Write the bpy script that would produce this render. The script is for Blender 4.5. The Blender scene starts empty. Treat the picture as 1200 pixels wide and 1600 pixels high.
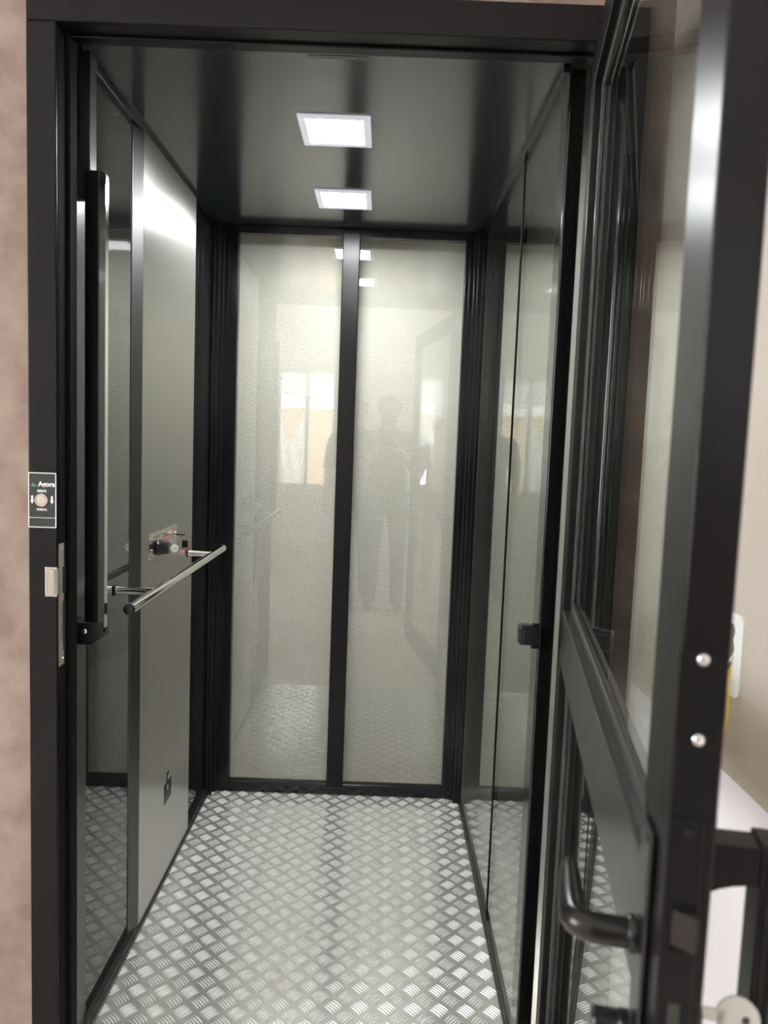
import bpy, bmesh, math, random
from mathutils import Vector, Matrix
random.seed(7)
SC = bpy.context.scene
COL = SC.collection

# ---------------------------------------------------------------- camera
F_PX, YAW, PITCH, ROLL, CAM_Z = 1183.18, 0.0035, -0.0915, 0.0372, 1.345
cy_, sy_, cp_, sp_ = math.cos(YAW), math.sin(YAW), math.cos(PITCH), math.sin(PITCH)
fw = Vector((sy_*cp_, cy_*cp_, sp_)); rr = Vector((cy_, -sy_, 0)); uu = rr.cross(fw)
r2 = math.cos(ROLL)*rr + math.sin(ROLL)*uu; u2 = -math.sin(ROLL)*rr + math.cos(ROLL)*uu
cam = bpy.data.cameras.new('camera'); camo = bpy.data.objects.new('camera', cam); COL.objects.link(camo)
cam.sensor_fit = 'VERTICAL'; cam.sensor_height = 24.0; cam.lens = F_PX/1600*24.0
cam.clip_start = 0.01; cam.clip_end = 200
m = Matrix.Identity(4)
for i in range(3):
    m[i][0] = r2[i]; m[i][1] = u2[i]; m[i][2] = -fw[i]
m[2][3] = CAM_Z
camo.matrix_world = m
cam.dof.use_dof = True; cam.dof.focus_distance = 2.0; cam.dof.aperture_fstop = 4.0
SC.camera = camo

# ---------------------------------------------------------------- world, lights, exposure
SKY, LAMP, EXPO = 20.0, 178.0, 0.0
w = bpy.data.worlds.new('world'); SC.world = w; w.use_nodes = True
bg = w.node_tree.nodes['Background']; bg.inputs['Color'].default_value = (0.93, 0.97, 1.0, 1); bg.inputs['Strength'].default_value = SKY
vs = SC.view_settings; vs.view_transform = 'Standard'; vs.look = 'None'; vs.gamma = 1; vs.use_curve_mapping = False; vs.exposure = EXPO
SC.cycles.use_denoising = True
SC.cycles.max_bounces = 14; SC.cycles.glossy_bounces = 8; SC.cycles.transparent_max_bounces = 16
SC.cycles.sample_clamp_indirect = 6.0

# ---------------------------------------------------------------- material helpers
def mat(name, col, rough=0.5, metal=0.0, spec=0.5, ior=None, aniso=0.0, coat=0.0, emit=None, estr=0.0):
    mt = bpy.data.materials.new(name); mt.use_nodes = True
    b = mt.node_tree.nodes['Principled BSDF']
    b.inputs['Base Color'].default_value = (*col, 1); b.inputs['Roughness'].default_value = rough
    b.inputs['Metallic'].default_value = metal; b.inputs['Specular IOR Level'].default_value = spec
    if ior: b.inputs['IOR'].default_value = ior
    if aniso: b.inputs['Anisotropic'].default_value = aniso
    if coat: b.inputs['Coat Weight'].default_value = coat; b.inputs['Coat Roughness'].default_value = 0.08
    if emit: b.inputs['Emission Color'].default_value = (*emit, 1); b.inputs['Emission Strength'].default_value = estr
    return mt
def nodes(mt): return mt.node_tree.nodes, mt.node_tree.links, mt.node_tree.nodes['Principled BSDF']
def noise_bump(mt, scale, strength, dist, detail=6, second=None, vec_scale=None):
    N, L, b = nodes(mt)
    tc = N.new('ShaderNodeTexCoord'); src = tc.outputs['Object']
    if vec_scale:
        mp = N.new('ShaderNodeMapping'); mp.inputs['Scale'].default_value = vec_scale; L.new(src, mp.inputs['Vector']); src = mp.outputs['Vector']
    n = N.new('ShaderNodeTexNoise'); n.inputs['Scale'].default_value = scale; n.inputs['Detail'].default_value = detail
    L.new(src, n.inputs['Vector'])
    bp = N.new('ShaderNodeBump'); bp.inputs['Strength'].default_value = strength; bp.inputs['Distance'].default_value = dist
    L.new(n.outputs['Fac'], bp.inputs['Height']); out = bp
    if second:
        n2 = N.new('ShaderNodeTexNoise'); n2.inputs['Scale'].default_value = second[0]; n2.inputs['Detail'].default_value = 4; L.new(src, n2.inputs['Vector'])
        b2 = N.new('ShaderNodeBump'); b2.inputs['Strength'].default_value = second[1]; b2.inputs['Distance'].default_value = second[2]
        L.new(n2.outputs['Fac'], b2.inputs['Height']); L.new(bp.outputs['Normal'], b2.inputs['Normal']); out = b2
    L.new(out.outputs['Normal'], b.inputs['Normal'])
    return n, src
def noise_color(mt, c1, c2, scale, lo=0.35, hi=0.65, detail=5, vec_scale=None, rough=None):
    N, L, b = nodes(mt)
    tc = N.new('ShaderNodeTexCoord'); src = tc.outputs['Object']
    if vec_scale:
        mp = N.new('ShaderNodeMapping'); mp.inputs['Scale'].default_value = vec_scale; L.new(src, mp.inputs['Vector']); src = mp.outputs['Vector']
    n = N.new('ShaderNodeTexNoise'); n.inputs['Scale'].default_value = scale; n.inputs['Detail'].default_value = detail
    L.new(src, n.inputs['Vector'])
    cr = N.new('ShaderNodeValToRGB'); cr.color_ramp.elements[0].position = lo; cr.color_ramp.elements[1].position = hi
    cr.color_ramp.elements[0].color = (*c1, 1); cr.color_ramp.elements[1].color = (*c2, 1)
    L.new(n.outputs['Fac'], cr.inputs['Fac']); L.new(cr.outputs['Color'], b.inputs['Base Color'])
    if rough:
        mr = N.new('ShaderNodeMapRange'); mr.inputs['To Min'].default_value = rough[0]; mr.inputs['To Max'].default_value = rough[1]
        L.new(n.outputs['Fac'], mr.inputs['Value']); L.new(mr.outputs['Result'], b.inputs['Roughness'])
def glass_mat(name, tint, f0=0.045):
    mt = bpy.data.materials.new(name); mt.use_nodes = True; N, L = mt.node_tree.nodes, mt.node_tree.links
    N.remove(N['Principled BSDF']); out = N['Material Output']
    ge = N.new('ShaderNodeNewGeometry')
    dp = N.new('ShaderNodeVectorMath'); dp.operation = 'DOT_PRODUCT'; L.new(ge.outputs['Incoming'], dp.inputs[0]); L.new(ge.outputs['Normal'], dp.inputs[1])
    def M(op, a, b=None):
        n = N.new('ShaderNodeMath'); n.operation = op
        for i, v in enumerate((a, b)):
            if v is None: continue
            if isinstance(v, (int, float)): n.inputs[i].default_value = v
            else: L.new(v, n.inputs[i])
        return n.outputs[0]
    c = M('ABSOLUTE', dp.outputs['Value']); f = M('ADD', M('MULTIPLY', M('POWER', M('SUBTRACT', 1.0, c), 5.0), 1-f0), f0)
    tr = N.new('ShaderNodeBsdfTransparent'); tr.inputs['Color'].default_value = (*tint, 1)
    gl = N.new('ShaderNodeBsdfGlossy'); gl.inputs['Roughness'].default_value = 0.0; gl.inputs['Color'].default_value = (0.97, 1, 0.98, 1)
    mx = N.new('ShaderNodeMixShader'); L.new(f, mx.inputs[0]); L.new(tr.outputs[0], mx.inputs[1]); L.new(gl.outputs[0], mx.inputs[2])
    L.new(mx.outputs[0], out.inputs['Surface'])
    return mt

M = {}
M['black'] = mat('black_powder_coat', (0.0045, 0.0035, 0.0042), 0.30, spec=0.18)
noise_bump(M['black'], 900, 0.05, 0.0005, 2)
M['black_profile'] = mat('black_anodised_profile', (0.004, 0.004, 0.0055), 0.2, spec=0.3)
M['black_gloss'] = mat('black_gloss_profile', (0.006, 0.006, 0.006), 0.14, spec=0.5)
M['graphite'] = mat('graphite_satin_profile', (0.022, 0.023, 0.022), 0.26, spec=0.6)
M['ceiling'] = mat('graphite_satin_ceiling', (0.022, 0.026, 0.031), 0.17, spec=0.9)
M['seal'] = mat('black_rubber_seal', (0.005, 0.005, 0.005), 0.8, spec=0.08)
M['glass'] = glass_mat('clear_green_glass', (0.985, 0.985, 0.97), 0.055)
M['side_glass'] = glass_mat('grey_side_glass', (0.62, 0.63, 0.61), 0.11)
M['door_glass'] = glass_mat('clear_door_glass', (0.96, 0.97, 0.96))
M['dark_glass'] = mat('dark_back_painted_glass', (0.012, 0.013, 0.012), 0.012, ior=1.9, spec=0.5)
M['steel'] = mat('brushed_stainless_steel', (0.62, 0.61, 0.575), 0.30, metal=1.0, aniso=0.93)
N, L, b = nodes(M['steel'])
tg = N.new('ShaderNodeTangent'); tg.direction_type = 'RADIAL'; tg.axis = 'Z'; L.new(tg.outputs[0], b.inputs['Tangent'])
noise_bump(M['steel'], 60, 0.03, 0.0004, 3, vec_scale=(1, 14, 0.6))
M['steel_edge'] = mat('brushed_steel_edge', (0.13, 0.13, 0.13), 0.4, metal=1.0)
M['satin_plate'] = mat('satin_steel_plate', (0.62, 0.60, 0.56), 0.2, metal=1.0)
M['chrome'] = mat('polished_stainless', (0.75, 0.74, 0.71), 0.09, metal=1.0)
M['nickel'] = mat('satin_nickel', (0.72, 0.66, 0.62), 0.22, metal=1.0)
M['zinc'] = mat('zinc_screw', (0.85, 0.84, 0.82), 0.18, metal=1.0)
M['key'] = mat('nickel_key', (0.93, 0.91, 0.88), 0.35, metal=0.35)
M['bright_key'] = mat('pale_key', (0.9, 0.86, 0.83), 0.35, metal=0.2)
M['lever'] = mat('black_satin_lever', (0.007, 0.006, 0.0065), 0.24, spec=0.35)
M['latch'] = mat('dark_bronze_latch', (0.016, 0.012, 0.012), 0.5, spec=0.2)
M['slotdark'] = mat('dark_bolt', (0.035, 0.04, 0.03), 0.4, metal=0.5)
M['white_trim'] = mat('lamp_frame_bloom_glow', (0.82, 0.83, 0.88), 0.35, emit=(0.86, 0.88, 1.0), estr=0.4)  # frame emission imitates the bloom around the bright diffuser
M['lamp'] = mat('lamp_diffuser', (1, 1, 1), 0.4, emit=(0.97, 0.99, 1.0), estr=LAMP)
M['plaque'] = mat('black_plaque', (0.012, 0.012, 0.013), 0.3)
M['white_ink'] = mat('white_ink', (0.85, 0.83, 0.83), 0.5)
M['green_ink'] = mat('green_ink', (0.03, 0.22, 0.12), 0.5)
M['red_ink'] = mat('red_ink', (0.45, 0.07, 0.06), 0.5)
M['grey_ink'] = mat('grey_ink', (0.16, 0.16, 0.14), 0.5)
M['black_plastic'] = mat('black_plastic', (0.006, 0.0065, 0.008), 0.28, spec=0.3)
M['black_ink'] = mat('black_ink', (0.004, 0.004, 0.004), 0.6)
M['shaft'] = mat('cream_textured_plaster', (0.62, 0.615, 0.55), 0.75)
noise_color(M['shaft'], (0.58, 0.575, 0.525), (0.64, 0.63, 0.58), 3.0)
noise_bump(M['shaft'], 110, 0.9, 0.004, 5, second=(16, 0.15, 0.006), vec_scale=(1, 1, 1.7))
M['beige'] = mat('raw_pinkish_plaster', (0.50, 0.38, 0.31), 0.85)
noise_color(M['beige'], (0.185, 0.128, 0.102), (0.265, 0.20, 0.163), 14.0, 0.36, 0.66, 10)
noise_bump(M['beige'], 120, 0.25, 0.002, 6)
M['cream'] = mat('cream_paint', (0.74, 0.66, 0.58), 0.7)
noise_color(M['cream'], (0.49, 0.42, 0.365), (0.53, 0.465, 0.405), 4.0)
noise_bump(M['cream'], 90, 0.12, 0.001, 4)
M['taupe'] = mat('taupe_paint_band', (0.46, 0.38, 0.30), 0.7)
M['white_wall'] = mat('white_paint', (0.86, 0.80, 0.82), 0.6)
M['room_wall'] = mat('room_offwhite_plaster', (0.84, 0.82, 0.76), 0.8)
M['room_ceiling'] = mat('room_white_ceiling', (0.8, 0.78, 0.74), 0.8)
M['room_floor'] = mat('room_cement_floor', (0.55, 0.49, 0.44), 0.6)
noise_color(M['room_floor'], (0.62, 0.56, 0.51), (0.74, 0.67, 0.61), 2.5)
M['house'] = mat('ochre_house_render', (0.27, 0.18, 0.11), 0.8)
M['window_frame'] = mat('white_window_frame', (0.55, 0.56, 0.54), 0.4)
M['sheet'] = mat('white_plastic_sheet', (0.85, 0.85, 0.87), 0.3)
M['thick_sheet'] = mat('milky_plastic_sheet', (0.85, 0.85, 0.87), 0.3)
for mk, tc_ in (('sheet', 0.96), ('thick_sheet', 0.40)):
  N, L, b = nodes(M[mk])
  tl = N.new('ShaderNodeBsdfTranslucent'); tl.inputs['Color'].default_value = (tc_, tc_, tc_*1.02, 1); tp = N.new('ShaderNodeBsdfTransparent')
  m1 = N.new('ShaderNodeMixShader'); m1.inputs[0].default_value = 0.8; m2 = N.new('ShaderNodeMixShader'); m2.inputs[0].default_value = 0.10 if mk == 'sheet' else 0.05
  L.new(b.outputs[0], m1.inputs[1]); L.new(tl.outputs[0], m1.inputs[2]); L.new(m1.outputs[0], m2.inputs[1]); L.new(tp.outputs[0], m2.inputs[2]); L.new(m2.outputs[0], N['Material Output'].inputs['Surface'])
M['outlet'] = mat('white_box_plastic', (0.85, 0.83, 0.80), 0.4)
M['hole'] = mat('chipped_cement', (0.16, 0.13, 0.10), 0.9); noise_bump(M['hole'], 200, 1.0, 0.004)
M['wire_y'] = mat('yellow_wire', (0.85, 0.55, 0.02), 0.35)
M['wire_w'] = mat('cream_wire', (0.80, 0.74, 0.64), 0.35)
M['wire_r'] = mat('brown_wire', (0.30, 0.13, 0.07), 0.35)
# tread plate aluminium
M['tread'] = mat('aluminium_tread_base', (0.60, 0.59, 0.565), 0.30, metal=0.72)
noise_color(M['tread'], (0.88, 0.865, 0.83), (0.96, 0.945, 0.91), 26, 0.3, 0.7, 8, rough=(0.12, 0.24))
noise_bump(M['tread'], 130, 0.12, 0.001, 6)
M['tread_bar'] = mat('aluminium_tread_bar', (0.96, 0.955, 0.94), 0.52, metal=0.5)

# ---------------------------------------------------------------- geometry helpers
def new(): return bmesh.new()
def merge(dst, src):
    me = bpy.data.meshes.new('tmp'); src.to_mesh(me); src.free(); dst.from_mesh(me); bpy.data.meshes.remove(me)
def box(bm, x0, x1, y0, y1, z0, z1, bev=0.0, seg=2, mi=0):
    t = bmesh.new(); bmesh.ops.create_cube(t, size=1)
    for v in t.verts:
        v.co = Vector(((x0+x1)/2 + v.co.x*(x1-x0), (y0+y1)/2 + v.co.y*(y1-y0), (z0+z1)/2 + v.co.z*(z1-z0)))
    if bev:
        bev = min(bev, 0.49*min(abs(x1-x0), abs(y1-y0), abs(z1-z0)))
        bmesh.ops.bevel(t, geom=list(t.edges), offset=bev, segments=seg, affect='EDGES', profile=0.5)
    for f in t.faces: f.material_index = mi
    merge(bm, t)
def prism(bm, pts, axis, a0, a1, bev=0.0, mi=0, seg=2):
    """extrude polygon pts along axis from a0 to a1 (0:x -> pts=(y,z); 1:y -> (x,z); 2:z -> (x,y))"""
    t = bmesh.new()
    def P(p, a): return Vector((a, p[0], p[1])) if axis == 0 else (Vector((p[0], a, p[1])) if axis == 1 else Vector((p[0], p[1], a)))
    A = [t.verts.new(P(p, a0)) for p in pts]; B = [t.verts.new(P(p, a1)) for p in pts]
    t.faces.new(A); t.faces.new(list(reversed(B)))
    n = len(pts)
    for i in range(n): t.faces.new((A[i], B[i], B[(i+1) % n], A[(i+1) % n]))
    bmesh.ops.recalc_face_normals(t, faces=t.faces)
    if bev: bmesh.ops.bevel(t, geom=list(t.edges), offset=bev, segments=seg, affect='EDGES', profile=0.5)
    for f in t.faces: f.material_index = mi
    merge(bm, t)
def tube(bm, pts, rads, n=16, caps=True, mi=0, flat=1.0, up=Vector((0, 0, 1))):
    pts = [Vector(p) for p in pts]
    if isinstance(rads, (int, float)): rads = [rads]*len(pts)
    t = bmesh.new(); rings = []
    for i, p in enumerate(pts):
        d = (pts[min(i+1, len(pts)-1)] - pts[max(i-1, 0)]).normalized()
        u_ = up if abs(d.dot(up)) < 0.95 else Vector((1, 0, 0))
        s = d.cross(u_).normalized(); q = s.cross(d).normalized()
        rings.append([t.verts.new(p + (s*math.cos(2*math.pi*k/n) + q*flat*math.sin(2*math.pi*k/n))*rads[i]) for k in range(n)])
    for a, b_ in zip(rings, rings[1:]):
        for k in range(n): t.faces.new((a[k], a[(k+1) % n], b_[(k+1) % n], b_[k]))
    if caps: t.faces.new(list(reversed(rings[0]))); t.faces.new(rings[-1])
    bmesh.ops.recalc_face_normals(t, faces=t.faces)
    for f in t.faces: f.material_index = mi
    merge(bm, t)
def lathe(bm, c, ax, prof, n=24, mi=0):
    """prof: (distance along ax, radius)"""
    c = Vector(c); ax = Vector(ax).normalized()
    tube(bm, [c + ax*(h + i*1e-6) for i, (h, r) in enumerate(prof)], [r for h, r in prof], n=n, mi=mi) if False else _lathe(bm, c, ax, prof, n, mi)
def _lathe(bm, c, ax, prof, n, mi):
    t = bmesh.new(); u_ = Vector((0, 0, 1)) if abs(ax.z) < 0.9 else Vector((1, 0, 0))
    s = ax.cross(u_).normalized(); q = s.cross(ax).normalized(); rings = []
    for h, r in prof:
        rings.append([t.verts.new(c + ax*h + (s*math.cos(2*math.pi*k/n) + q*math.sin(2*math.pi*k/n))*max(r, 1e-5)) for k in range(n)])
    for a, b_ in zip(rings, rings[1:]):
        for k in range(n): t.faces.new((a[k], a[(k+1) % n], b_[(k+1) % n], b_[k]))
    t.faces.new(list(reversed(rings[0]))); t.faces.new(rings[-1])
    bmesh.ops.recalc_face_normals(t, faces=t.faces)
    for f in t.faces: f.material_index = mi
    merge(bm, t)

ROOTM = {}
def obj(name, bm, mats, parent=None, local=False, smooth=None):
    """link the bmesh as ONE mesh object; coordinates are world ones unless local"""
    me = bpy.data.meshes.new(name); bm.to_mesh(me); bm.free()
    o = bpy.data.objects.new(name, me); COL.objects.link(o)
    for mm in (mats if isinstance(mats, (list, tuple)) else [mats]): me.materials.append(mm if not isinstance(mm, str) else M[mm])
    if smooth:
        for p in me.polygons: p.use_smooth = True
        me.set_sharp_from_angle(angle=math.radians(smooth))
    if parent:
        o.parent = parent
        if not local:
            me.transform(ROOTM.get(parent.name, Matrix.Identity(4)).inverted())
        ROOTM[o.name] = ROOTM.get(parent.name, Matrix.Identity(4))
    else:
        # origin at base of the bounding box
        vs_ = [v.co for v in me.vertices]
        c = Vector(((min(v.x for v in vs_)+max(v.x for v in vs_))/2, (min(v.y for v in vs_)+max(v.y for v in vs_))/2, min(v.z for v in vs_)))
        me.transform(Matrix.Translation(-c)); o.location = c; ROOTM[o.name] = Matrix.Translation(c)
    return o
def thing(name, label, cat, loc=(0, 0, 0), rz=0.0, group=None, kind=None):
    o = bpy.data.objects.new(name, None); COL.objects.link(o); o.empty_display_size = 0.05
    o.location = loc; o.rotation_euler = (0, 0, rz)
    ROOTM[o.name] = Matrix.Translation(Vector(loc)) @ Matrix.Rotation(rz, 4, 'Z')
    tag(o, label, cat, group, kind); return o
def tag(o, label, cat=None, group=None, kind=None):
    if label: o['label'] = label
    if cat: o['category'] = cat
    if group: o['group'] = group
    if kind: o['kind'] = kind
    return o
def struct(name, bm, mats, label, cat, smooth=None):
    return tag(obj(name, bm, mats, smooth=smooth), label, cat, kind='structure')
def text(name, s, size, mtx, material, parent, bold=0.0, sx=1.0):
    cu = bpy.data.curves.new(name, 'FONT'); cu.body = s; cu.size = size; cu.align_x = 'CENTER'; cu.align_y = 'CENTER'; cu.extrude = 0.0002; cu.offset = bold
    tmp = bpy.data.objects.new('tmp', cu); COL.objects.link(tmp)
    dg = bpy.context.evaluated_depsgraph_get(); me = bpy.data.meshes.new_from_object(tmp.evaluated_get(dg))
    bpy.data.objects.remove(tmp); bpy.data.curves.remove(cu)
    me.transform(mtx @ Matrix.Diagonal((sx, 1, 1, 1)))
    bm = bmesh.new(); bm.from_mesh(me); bpy.data.meshes.remove(me)
    return obj(name, bm, material, parent)

# ---------------------------------------------------------------- dimensions (metres)
XL, XR, YF, YB, H = -0.631, 0.340, 1.56, 2.80, 2.10
YJ, JI, JO, HZ = 1.42, -0.6085, -0.6626, 2.068
RJ = 0.392
SW = 0.4912

# ================================================================ STRUCTURE: lift cabin
# floor: five-bar tread plate, real raised bars
bm = new()
box(bm, XL, XR, YF-0.02, YB, -0.03, 0.0)
V_, F_ = [], []
def bar(cx, cyy, ang, ln=0.036, wd=0.0037, ht=0.0018, bow=0.0025, seg=7):
    ca, sa = math.cos(ang), math.sin(ang); base = len(V_)
    for i in range(seg+1):
        t = i/seg*2-1; hw = wd/2*math.sqrt(max(0.0, 1-abs(t)**2.6))+0.00015
        l = t*ln/2; off = bow*(1-t*t); hh = ht*math.sqrt(max(0.0, 1-abs(t)**3))
        for (dw, z) in ((-hw, 0), (-hw*0.45, hh), (hw*0.45, hh), (hw, 0)):
            y_ = off+dw; V_.append((cx+ca*l-sa*y_, cyy+sa*l+ca*y_, z+0.00005))
    for i in range(seg):
        for k in range(3):
            a = base+i*4+k; F_.append((a, a+1, a+5, a+4))
P_ = 0.0635
nx, ny = 16, 21
for i in range(-1, nx):
    for j in range(-1, ny):
        for ori, (ox, oy) in enumerate(((0.0, 0.0), (P_/2, P_/2))):
            gx = -0.5805 + (i-0)*P_ + ox; gy = 1.627 + (j-0)*P_*1.02 + oy
            if not (XL+0.012 < gx < XR-0.008 and YF < gy < YB-0.012): continue
            ang = -math.pi/4 if ori == 0 else math.pi/4
            px_, py_ = -math.sin(ang), math.cos(ang)
            for k in range(-2, 3):
                bx, by = gx+px_*k*0.0072, gy+py_*k*0.0072
                if XL+0.012 < bx < XR-0.012 and YF < by < YB-0.014: bar(bx, by, ang, ln=0.037-abs(k)*0.001, bow=0.002)
me = bpy.data.meshes.new('t'); me.from_pydata(V_, [], F_)
for p in me.polygons: p.material_index = 1
bm.from_mesh(me); bpy.data.meshes.remove(me)
bmesh.ops.recalc_face_normals(bm, faces=[f for f in bm.faces if f.material_index == 1])
for f in bm.faces:
    if f.material_index == 1 and f.normal.z < 0: f.normal_flip()
struct('floor', bm, ['tread', 'tread_bar'], 'aluminium five-bar tread plate floor of the lift cabin', 'floor', smooth=50)

# cabin ceiling
bm = new(); box(bm, XL, XR, YF, YB, H, H+0.03)
ceil = struct('ceiling', bm, 'ceiling', 'dark graphite ceiling panel of the lift cabin', 'ceiling')
# ceiling edge channels
for nm, x0, x1 in (('ceiling_channel', XL, XL+0.012), ('ceiling_channel', XR-0.014, XR)):
    bm = new(); box(bm, x0, x1, YF, YB, H-0.018, H, 0.002); obj(nm, bm, 'black_profile', ceil)
bm = new(); box(bm, XL, XR+0.03, YF-0.04, YF, H-0.004, H+0.09, 0.003)
obj('front_header', bm, 'graphite', ceil)
bm = new(); box(bm, -0.178, -0.058, YF+0.002, YF+0.016, H-0.004, H, 0.001)
for sx in (-0.13, -0.075): lathe(bm, (sx, YF+0.009, H-0.004), (0, 0, -1), [(0, 0.003), (0.0012, 0.0028), (0.002, 0.0015)], 10)
obj('ceiling_bracket', bm, 'steel_edge', ceil)

# back wall: frame, mullion, two panes
wb = thing('wall_back', 'glazed rear wall of the cabin with two tall panes and black mullion', 'wall', ((XL+XR)/2, YB, 0), kind='structure')
GZ0, GZ1 = 0.042, 2.070
FR = dict(l0=XL+0.03, l1=-0.5435, m0=-0.172, m1=-0.110, r0=0.268, r1=XR-0.032)
def vprof(bm, x0, x1, y0, y1, z0=0.0, z1=H, bev=0.0025): box(bm, x0, x1, y0, y1, z0, z1, bev, 3)
bm = new(); vprof(bm, FR['l0'], FR['l1'], YB-0.022, YB+0.012); vprof(bm, FR['l0']+0.022, FR['l0']+0.026, YB-0.026, YB-0.01); obj('side_stile', bm, 'black_profile', wb)
bm = new(); vprof(bm, FR['r0'], FR['r1'], YB-0.022, YB+0.012); vprof(bm, FR['r1']-0.026, FR['r1']-0.022, YB-0.026, YB-0.01); obj('side_stile', bm, 'black_profile', wb)
bm = new(); vprof(bm, FR['m0'], FR['m1'], YB-0.028, YB+0.012, 0.03, H-0.014, 0.003); obj('mullion', bm, 'black', wb)
bm = new(); box(bm, FR['l1']-0.001, FR['r0']+0.001, YB-0.022, YB+0.012, 0.0, GZ0, 0.0025, 3); obj('bottom_rail', bm, 'black_profile', wb)
bm = new(); box(bm, FR['l1']-0.001, FR['r0']+0.001, YB-0.022, YB+0.012, GZ1, H, 0.0025, 3); obj('top_rail', bm, 'black_profile', wb)
for a, c in ((FR['l1'], FR['m0']), (FR['m1'], FR['r0'])):
    bm = new(); box(bm, a-0.004, c+0.004, YB-0.006, YB+0.002, GZ0-0.004, GZ1+0.004); obj('glass_pane', bm, 'glass', wb)
# corner posts
def corner_post(x0, x1, side):
    bm = new()
    vprof(bm, x0, x1, YB-0.06, YB+0.012, bev=0.003)
    xi = x1 if side < 0 else x0
    vprof(bm, xi-0.010, xi+0.010, YB-0.032, YB-0.004, bev=0.003)
    xx = x0+0.010 if side < 0 else x1-0.010
    vprof(bm, xx-0.005, xx+0.005, YB-0.066, YB-0.05, bev=0.002)
    return bm
obj('corner_post', corner_post(XL, XL+0.03, -1), 'black_profile', wb)
obj('corner_post', corner_post(XR-0.032, XR, 1), 'black_profile', wb)

# left wall: dark glass panes
wl = thing('wall_left', 'dark reflective glass side wall of the cabin behind the handrail', 'wall', (XL, 2.2, 0), kind='structure')
for y0, y1 in ((1.607, 1.892), (2.462, YB-0.06)):
    bm = new(); box(bm, XL-0.008, XL, y0, y1, 0.012, H-0.01); obj('glass_pane', bm, 'dark_glass', wl)
bm = new(); box(bm, XL-0.03, XL-0.009, 1.6, YB, 0, H); obj('backing_panel', bm, 'seal', wl)
bm = new(); prism(bm, [(XL, 0), (XL+0.020, 0), (XL+0.020, 0.013), (XL+0.015, 0.015), (XL+0.013, 0.022), (XL, 0.024)], 1, 1.56, YB-0.02, 0.001); obj('floor_channel', bm, 'graphite', wl)
# front left post of the cabin
bm = new(); box(bm, -0.665, -0.6235, 1.527, 1.585, 0, 2.11, 0.004, 4); box(bm, -0.665, -0.6275, 1.585, 1.607, 0, 2.10, 0.003)
obj('front_post', bm, 'graphite', wl)

# right wall: clear glass panes
wr = thing('wall_right', 'clear glass side wall of the cabin reflecting the rear panes', 'wall', (XR, 2.2, 0), kind='structure')
for y0, y1 in ((1.616, 2.028), (2.038, YB-0.058)):
    bm = new(); box(bm, XR, XR+0.008, y0, y1, 0.012, H-0.01); obj('glass_pane', bm, 'side_glass', wr)
bm = new(); box(bm, XR-0.002, XR+0.012, 2.026, 2.040, 0.01, H-0.01, 0.001); obj('pane_joint', bm, 'seal', wr)
bm = new(); prism(bm, [(XR, 0), (XR-0.012, 0), (XR-0.012, 0.008), (XR-0.008, 0.010), (XR-0.007, 0.016), (XR, 0.018)], 1, 1.56, YB-0.02, 0.001); obj('floor_channel', bm, 'graphite', wr)
bm = new(); box(bm, XR-0.003, XR+0.030, 1.55, 1.617, 0, 2.086, 0.004, 4); obj('front_post', bm, 'black_gloss', wr)

# shaft behind the glass
bm = new(); box(bm, -0.95, 0.60, YB+0.10, YB+0.25, -0.3, 2.7)
struct('wall_shaft_back', bm, 'shaft', 'rough cream plaster shaft wall behind the rear glass', 'wall')
bm = new(); box(bm, 0.475, 0.60, 1.50, YB+0.10, -0.3, 2.7)
struct('wall_shaft_right', bm, 'shaft', 'rough cream plaster shaft wall beyond the right-hand glass', 'wall')
bm = new(); box(bm, -0.95, -0.80, 1.50, YB+0.10, -0.3, 2.7)
struct('wall_shaft_left', bm, 'shaft', 'plaster shaft wall behind the left side of the cabin', 'wall')
bm = new(); box(bm, -0.95, 0.60, 1.50, YB+0.25, 2.7, 2.8)
struct('ceiling_shaft', bm, 'shaft', 'top of the lift shaft', 'ceiling')
bm = new(); box(bm, -0.95, 0.60, 1.50, YB+0.25, -0.4, -0.3)
struct('floor_shaft', bm, 'room_floor', 'cement bottom of the lift shaft', 'floor')

# ================================================================ STRUCTURE: landing
bm = new()
box(bm, -3.3, JO, YJ+0.001, 1.50, 0, 2.75); box(bm, RJ+0.054, 2.7, YJ+0.001, 1.50, 0, 2.75); box(bm, JO, RJ+0.054, YJ+0.001, 1.50, HZ+0.062, 2.75)
struct('wall_landing', bm, 'beige', 'pinkish raw plaster landing wall around the black door frame', 'wall')
bm = new(); box(bm, SW, SW+0.14, 0.30, YJ+0.001, 1.0245, 2.75, mi=0); box(bm, SW, SW+0.14, 0.30, YJ+0.001, 0.906, 1.0245, mi=1); box(bm, SW, SW+0.14, 0.30, YJ+0.001, 0, 0.906, mi=2)
struct('wall_landing_right', bm, ['cream', 'taupe', 'white_wall'], 'cream side wall with taupe band right of the open door', 'wall')
bm = new(); box(bm, -3.3, 2.7, -2.4, 1.54, -0.12, -0.001)
struct('floor_landing', bm, 'room_floor', 'pale cement floor of the landing', 'floor')
bm = new(); box(bm, -3.3, 2.7, -2.4, 1.5, 2.75, 2.85)
struct('ceiling_landing', bm, 'room_ceiling', 'white ceiling of the landing room', 'ceiling')
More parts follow.
